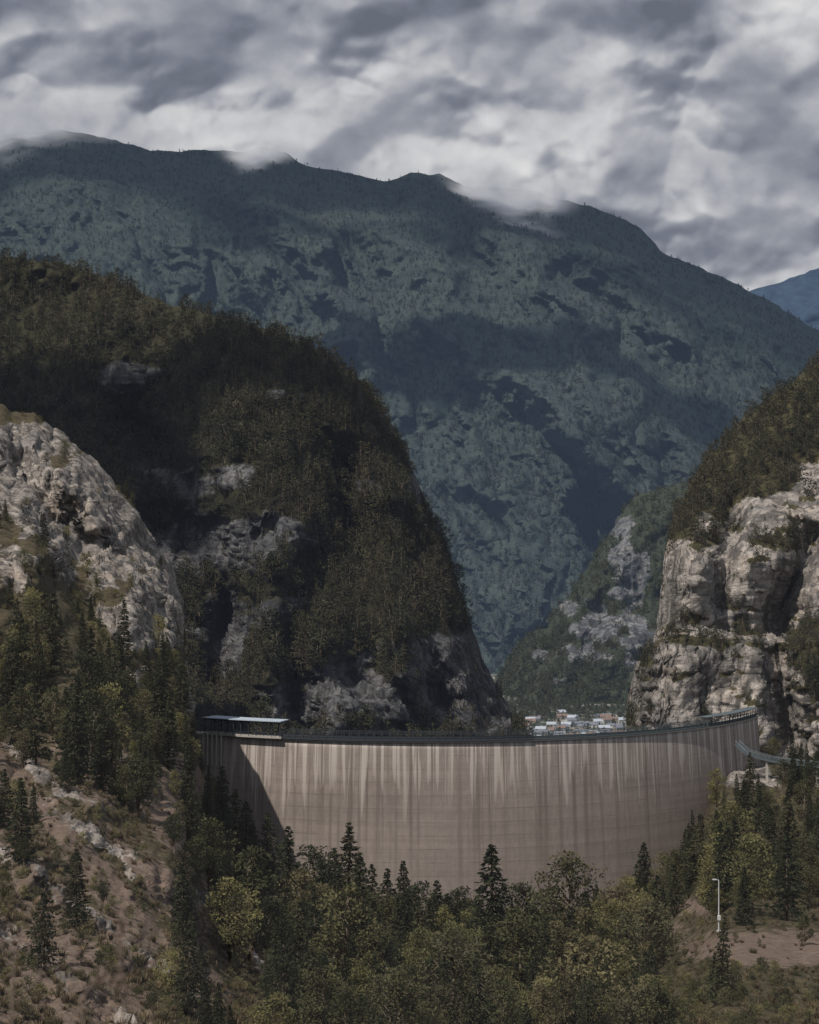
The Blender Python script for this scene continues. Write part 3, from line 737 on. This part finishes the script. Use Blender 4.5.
fb=MB()
pts=[]
for i in range(31):
    s_=i/30; pxx=737+150*s_; yy=625-70*s_; 
    zz=70-(interp([(737,742),(748,752),(775,759),(819,764),(900,768)],pxx)-512)*yy/F
    pts.append(Vector(((pxx-409.5)*yy/F,yy,zz-1.0)))
for i in range(30):
    a,b=pts[i],pts[i+1]; d=(b-a).normalized(); sd=Vector((d.y,-d.x,0))
    fb.beam(a,b,1.8,.3,0)
    for s2 in(-.85,.85):
        A=a+sd*s2;B=b+sd*s2
        fb.beam(A,A+Vector((0,0,1.6)),.12,.12,0)
        for h_ in(.5,.85,1.2,1.6): fb.beam(A+Vector((0,0,h_)),B+Vector((0,0,h_)),.07,.11,1 if h_>1.5 else 0)
for i in (6,16,26):
    a=pts[i]; fb.beam(a,a-Vector((0,0,14)),.7,.7,2)
fb.obj('footbridge',[teal,simple('pale_rail',(0.17,0.20,0.21),.6,.1,2),concrete])

gp=ground_at(719,932)
lp=MB(); h=52*gp[1]/F
tv,tf=tube([(0,0,-.3),(0,0,h*.5),(0,0,h)],.10,.06,8)
o=mesh_obj('pole',tv,tf,[simple('galvanised_pole',(0.5,0.5,0.5),.5,.1,3)])
lp.beam((0,0,h),(-.45,0,h+.1),.07,.07,0); lp.box((-.6,0,h+.08),(.5,.25,.12),0); lp.box((0,-.2,h*.28),(.4,.3,.6),0); lp.box((0,0,0.05),(.6,.6,.3),0)
o2=lp.obj('lamp_head',[bpy.data.materials['galvanised_pole']])
e=empty('street_lamp',tuple(gp)); o.parent=e;o2.parent=e

# ---- village
wallc=[simple('plaster_white',(0.42,0.41,0.39),.9,.1,.2,haze_glow=hzE),simple('plaster_cream',(0.30,0.265,0.22),.9,.1,.2,haze_glow=hzE),simple('plaster_grey',(0.22,0.22,0.23),.9,.1,.2,haze_glow=hzE)]
roofc=[simple('roof_tiles',(0.15,0.105,0.085),.9,.2,.3,haze_glow=hzE),simple('roof_grey',(0.12,0.13,0.15),.8,.2,.3,haze_glow=hzE),simple('roof_pale',(0.30,0.33,0.37),.6,.1,.3,haze_glow=hzE)]
glass=simple('window_glass',(0.03,0.04,0.05),.2,.1,1,haze_glow=hzE)
def house(x,y,z,wx,wy,wz,rh,rot,wm,rm,name):
    b=MB(); b.box((0,0,wz/2-2),(wx,wy,wz+4),0)
    o_=.6
    for sg in(-1,1):
        b.quad([(-wx/2-o_,sg*(wy/2+o_),wz-.2),(wx/2+o_,sg*(wy/2+o_),wz-.2),(wx/2+o_,0,wz+rh),(-wx/2-o_,0,wz+rh)],1)
    for sg in(-1,1): b.quad([(sg*wx/2,-wy/2,wz),(sg*wx/2,wy/2,wz),(sg*wx/2,0,wz+rh-.3)],0)
    nw=max(2,int(wx/3.2)); nf=max(1,int(wz/3.1))
    for f in range(nf):
        for i in range(nw):
            xx=-wx/2+wx*(i+.5)/nw; zz=1.6+f*3.0
            b.box((xx,-wy/2-.02,zz),(1.1,.12,1.4),2)
        b.box((-wx/2-.02,0,1.6+f*3),(.12,1.1,1.4),2)
    b.box((0,-wy/2-.03,1.05),(1.1,.14,2.1),2)
    b.box((wx*.2,wy*.1,wz+rh),(.8,.8,1.6),0)
    o=b.obj(name,[wm,rm,glass]); o.location=(x,y,z); o.rotation_euler=(0,0,rot)
for i in range(52):
    yy=2190+ (i/51)**1.3*260; pxx=random.uniform(524,622)
    x=(pxx-409.5)*yy/F
    big=random.random()<.2
    wx=random.uniform(18,30) if big else random.uniform(8,14); wy=random.uniform(10,15) if big else random.uniform(7,10)
    wz=random.uniform(4,6) if big else random.choice([5,6,6,8])
    house(x,yy,ZF-2,wx,wy,wz,1.8 if big else 2.6,random.uniform(-.5,.5),random.choice(wallc),roofc[2] if big and random.random()<.5 else random.choice(roofc),'warehouse' if big else 'house')
n=2600
xx=RNG.uniform(80,330,n);yy=2150+610*RNG.random(n)**.8
forest('valley_trees',np.stack([xx,yy,0*xx+ZF-1],1),RNG.choice(4,n),RNG.uniform(5,11,n)*np.where(yy<2420,.7,1),cE)

# ---- dried plant near the viewer
dm=simple('dry_stalk',(0.20,0.15,0.12),.8,.3,30)
parts=[];rng=np.random.default_rng(3)
def W3(px,py,y): return Vector(((px-409.5)*y/F,y,CZ-(py-512)*y/F))
for path,cl in [([(122,1250),(120,1080),(124,1000),(118,940),(124,905)],True),([(100,1250),(92,1100),(80,1000),(95,980),(112,978),(128,990)],True),([(12,1250),(10,1080),(12,1000),(14,955)],False)]:
    pp=[W3(a,b,4.0) for a,b in path]
    tv,tf=tube(pp,.0035,.002,5); parts.append((tv,tf,0))
    if cl:
        a=np.array([tuple(p) for p in pp[-3:]]); tt_=rng.uniform(0,2,130); i0=tt_.astype(int); fr=(tt_-i0)[:,None]
        c=a[i0]*(1-fr)+a[np.minimum(i0+1,2)]*fr+rng.normal(size=(130,3))*.006
        v,f=leafquads(c,.007,rng); parts.append((v,f,0))
assemble('dried_plant',parts,[dm],link=True)

# ------------------------------------------------------------------ added cloud sheets, out of view, placed to shadow chosen slopes
m,nt=newmat('shadow_cloud_sheet')
al=N(nt,'ShaderNodeAttribute',attribute_name='dens')
t_=N(nt,'ShaderNodeBsdfTransparent'); d_=N(nt,'ShaderNodeBsdfDiffuse'); d_.inputs[0].default_value=(.8,.8,.82,1)
mx=N(nt,'ShaderNodeMixShader'); L(nt,al.outputs['Fac'],mx.inputs[0]); L(nt,t_.outputs[0],mx.inputs[1]); L(nt,d_.outputs[0],mx.inputs[2])
out=N(nt,'ShaderNodeOutputMaterial'); L(nt,mx.outputs[0],out.inputs[0])
def shadow_cloud(px,py,Y,rx,ry,alt=2100,rot=0):
    T=Vector(tuple(toW(np.float64(px),np.float64(py),np.float64(Y)))); s_=(alt-T.z)/SUN.z; C=T+SUN*s_
    gx,gy=np.meshgrid(np.linspace(-1.5,1.5,90),np.linspace(-1.5,1.5,90))
    gz=0.06*np.exp(-(gx**2+gy**2))
    dn=sm(-.05,.45,1-np.hypot(gx,gy)+.6*fbm(gx*2*rx/600,gy*2*ry/600,0*gx,5,int(px)))*.95*sm(1.48,1.2,np.hypot(gx,gy))
    o=gridmesh('shadow_cloud',gx,gy,gz,m,attrs={'dens':dn}); o.location=C; o.scale=(rx,ry,rx); o.rotation_euler=(0,0,rot)
shadow_cloud(130,150,5900,1800,1000,2700,-.1)
shadow_cloud(300,325,4300,750,230,2200,-.1)
shadow_cloud(600,215,5800,1200,950,2700,-.2)
shadow_cloud(720,430,4400,420,260,2200,-.2)
shadow_cloud(40,300,1000,230,120,1500,0)

# ------------------------------------------------------------------ sky: cumulus deck backdrop, relief computed per vertex
nu_,nv_=760,360
u=np.linspace(-80,900,nu_); v=np.linspace(-60,400,nv_)   # angular grid (1/1927 rad)
UU,VV=np.meshgrid(u,v)
X0=UU/100.0; Y0=VV/100.0
def gnoise(x,y,s):
    xi=np.floor(x);yi=np.floor(y);fx=x-xi;fy=y-yi
    ux=fx**3*(fx*(fx*6-15)+10);uy=fy**3*(fy*(fy*6-15)+10); z=0*xi
    def g(a,b):
        th=_h(xi+a,yi+b,z,s)*math.pi; return np.cos(th)*(fx-a)+np.sin(th)*(fy-b)
    return 1.5*((g(0,0)*(1-ux)+g(1,0)*ux)*(1-uy)+(g(0,1)*(1-ux)+g(1,1)*ux)*uy)
def gf(x,y,o,s,g_=.5):
    r=0;a=1;t_=0
    for i in range(o):
        c,sn=math.cos(.7*i),math.sin(.7*i); xr=(x*c-y*sn)*2.02**i+3.7*i; yr=(x*sn+y*c)*2.02**i-1.9*i
        r=r+a*gnoise(xr,yr,s+i);t_+=a;a*=g_
    return r/t_
def worley(x,y,s):
    xi=np.floor(x);yi=np.floor(y);z=0*xi; out=np.zeros(x.shape)
    for a in(-1,0,1):
        for b in(-1,0,1):
            cx=xi+a;cy=yi+b
            px=cx+.5+.5*_h(cx,cy,z,s);py=cy+.5+.5*_h(cx,cy,z,s+1); r=.62+.38*(_h(cx,cy,z,s+2)*.5+.5)
            d2=((x-px)**2+(y-py)**2)/(r*r)
            out=np.maximum(out,r*np.sqrt(np.maximum(0,1.0-d2)+1e-4))     # union of domes
    return out
wx=X0+.20*gf(X0*1.3,Y0*1.3,4,601)+.035*gf(X0*7,Y0*7,3,611); wy=Y0+.18*gf(X0*1.3+5,Y0*1.3,4,621)+.035*gf(X0*7+3,Y0*7,3,631)
big=gf(X0*.5,Y0*.8,4,641)
H=big*1.8
for i,(f_,am) in enumerate([(.75,.60),(1.5,.34),(3.1,.16),(6.2,.075),(12.5,.034)]):
    c,sn=math.cos(.9*i),math.sin(.9*i); xr=(wx*c-wy*sn)*f_+7*i; yr=(wx*sn+wy*c)*f_*1.15+3*i
    H=H+am*worley(xr,yr,650+5*i)
H=H+.04*gf(X0*12,Y0*12,4,690,.6)
def blur(A,n):
    for _ in range(n):
        A=(np.roll(A,1,0)+np.roll(A,-1,0)+2*A)/4; A=(np.roll(A,1,1)+np.roll(A,-1,1)+2*A)/4
    return A
H=blur(H,3); Hs=blur(H,90); Hm=blur(H,18)
def shade(A,k):
    gy_,gx_=np.gradient(A,(v[1]-v[0])/100,(u[1]-u[0])/100)
    nl=(-gx_*k*(-.40)+(-gy_*k)*(-.72)+.56)/np.sqrt(1+(k*gx_)**2+(k*gy_)**2)   # light from upper left, in front
    return nl
mist=sm(-.25,.25,gf(X0*.8+4,Y0*1.2,4,701))         # where the billows dissolve to soft grey
s1=shade(H,.5);s2=shade(Hm,.9);s3=shade(Hs,1.6)
s1=(s1-s1.mean())/s1.std();s2=(s2-s2.mean())/s2.std();s3=(s3-s3.mean())/s3.std()
hh=(H-Hs); hh=hh/hh.std()
bm=0.0
du_,dv_=26*gf(X0*1.7,Y0*1.7,5,711),26*gf(X0*1.7+9,Y0*1.7,5,721)
for cx,cy,w,h,a in [(645,100,60,46,.40),(800,15,60,35,.42),(60,70,120,50,.13),(430,135,130,45,.18),(365,70,50,30,.16),(740,245,90,45,.22),(200,110,120,36,.14),(530,165,80,25,.18),(560,60,40,30,.08),(300,150,60,15,.1),
                    (660,10,120,30,-.32),(300,12,140,28,-.15),(745,75,50,24,-.17),(770,180,70,36,-.16),(40,10,90,24,-.10),(240,60,60,18,-.08),(610,185,50,18,-.08)]:
    bm=bm+a*gs(UU+du_,VV+dv_,cx,cy,w,h)
lum=.41+(1-.75*mist)*(.045*s1+.075*s2+.03*hh)+.085*s3+bm*(1+.22*np.clip(s1,-1.5,1.5)*(1-.5*mist))+.16*gf(X0*1.6,Y0*2.2,5,731,.6)
lum=np.clip(lum,0.05,1.15)
st=np.array([0,.2,.45,.75,1.15]); cr=np.interp(lum,st,[.12,.185,.31,.54,.82]);cg=np.interp(lum,st,[.132,.20,.326,.55,.81]);cbb=np.interp(lum,st,[.17,.25,.37,.57,.80])
col=np.stack([cr,cg,cbb],-1)
RD=13000.0
ang=(UU-409.5)/F; el=(512-VV)/F
P=np.stack([RD*np.sin(np.arctan(ang)),RD*np.cos(np.arctan(ang)),CZ+el*RD*np.cos(np.arctan(ang))],-1)
m,nt=newmat('cloud_deck'); at=N(nt,'ShaderNodeAttribute',attribute_name='cloudcol'); em=N(nt,'ShaderNodeEmission'); L(nt,at.outputs['Color'],em.inputs[0]); o=N(nt,'ShaderNodeOutputMaterial'); L(nt,em.outputs[0],o.inputs[0])
idx=np.arange(UU.size).reshape(UU.shape)
fc=np.stack([idx[:-1,:-1],idx[:-1,1:],idx[1:,1:],idx[1:,:-1]],-1).reshape(-1,4)
o=mesh_obj('sky',P.reshape(-1,3),fc,[m],smooth=True)
a=o.data.attributes.new('cloudcol','FLOAT_COLOR','POINT'); a.data.foreach_set('color',np.concatenate([col,np.ones(UU.shape+(1,))],-1).astype(np.float32).ravel())

w=bpy.data.worlds.new('World'); S.world=w; w.use_nodes=True; nt=w.node_tree; nt.nodes.clear()
sky=N(nt,'ShaderNodeTexSky'); sky.sky_type='NISHITA'; sky.sun_disc=False
sky.sun_elevation=math.asin(SUN.z); sky.sun_rotation=math.atan2(SUN.x,SUN.y)%(2*math.pi)
bg1=N(nt,'ShaderNodeBackground'); L(nt,sky.outputs[0],bg1.inputs[0]); bg1.inputs[1].default_value=0.09
bg2=N(nt,'ShaderNodeBackground'); bg2.inputs[0].default_value=(.44,.45,.48,1); bg2.inputs[1].default_value=1.0
mx=N(nt,'ShaderNodeMixShader'); mx.inputs[0].default_value=.6; L(nt,bg1.outputs[0],mx.inputs[1]); L(nt,bg2.outputs[0],mx.inputs[2])
o=N(nt,'ShaderNodeOutputWorld'); L(nt,mx.outputs[0],o.inputs[0])

sl=bpy.data.lights.new('sun','SUN'); sl.energy=4.3; sl.angle=math.radians(0.55); sl.color=(1.0,0.93,0.85)
so=bpy.data.objects.new('sun',sl); S.collection.objects.link(so); so.rotation_euler=SUN.to_track_quat('Z','Y').to_euler()
cam=bpy.data.cameras.new('camera'); co=bpy.data.objects.new('camera',cam); S.collection.objects.link(co)
co.location=(0,0,CZ); co.rotation_euler=(math.pi/2,0,0)
cam.sensor_fit='HORIZONTAL'; cam.sensor_width=36; cam.lens=F/819*36; cam.clip_start=.5; cam.clip_end=40000
cam.dof.use_dof=True; cam.dof.focus_distance=600; cam.dof.aperture_fstop=7
S.camera=co
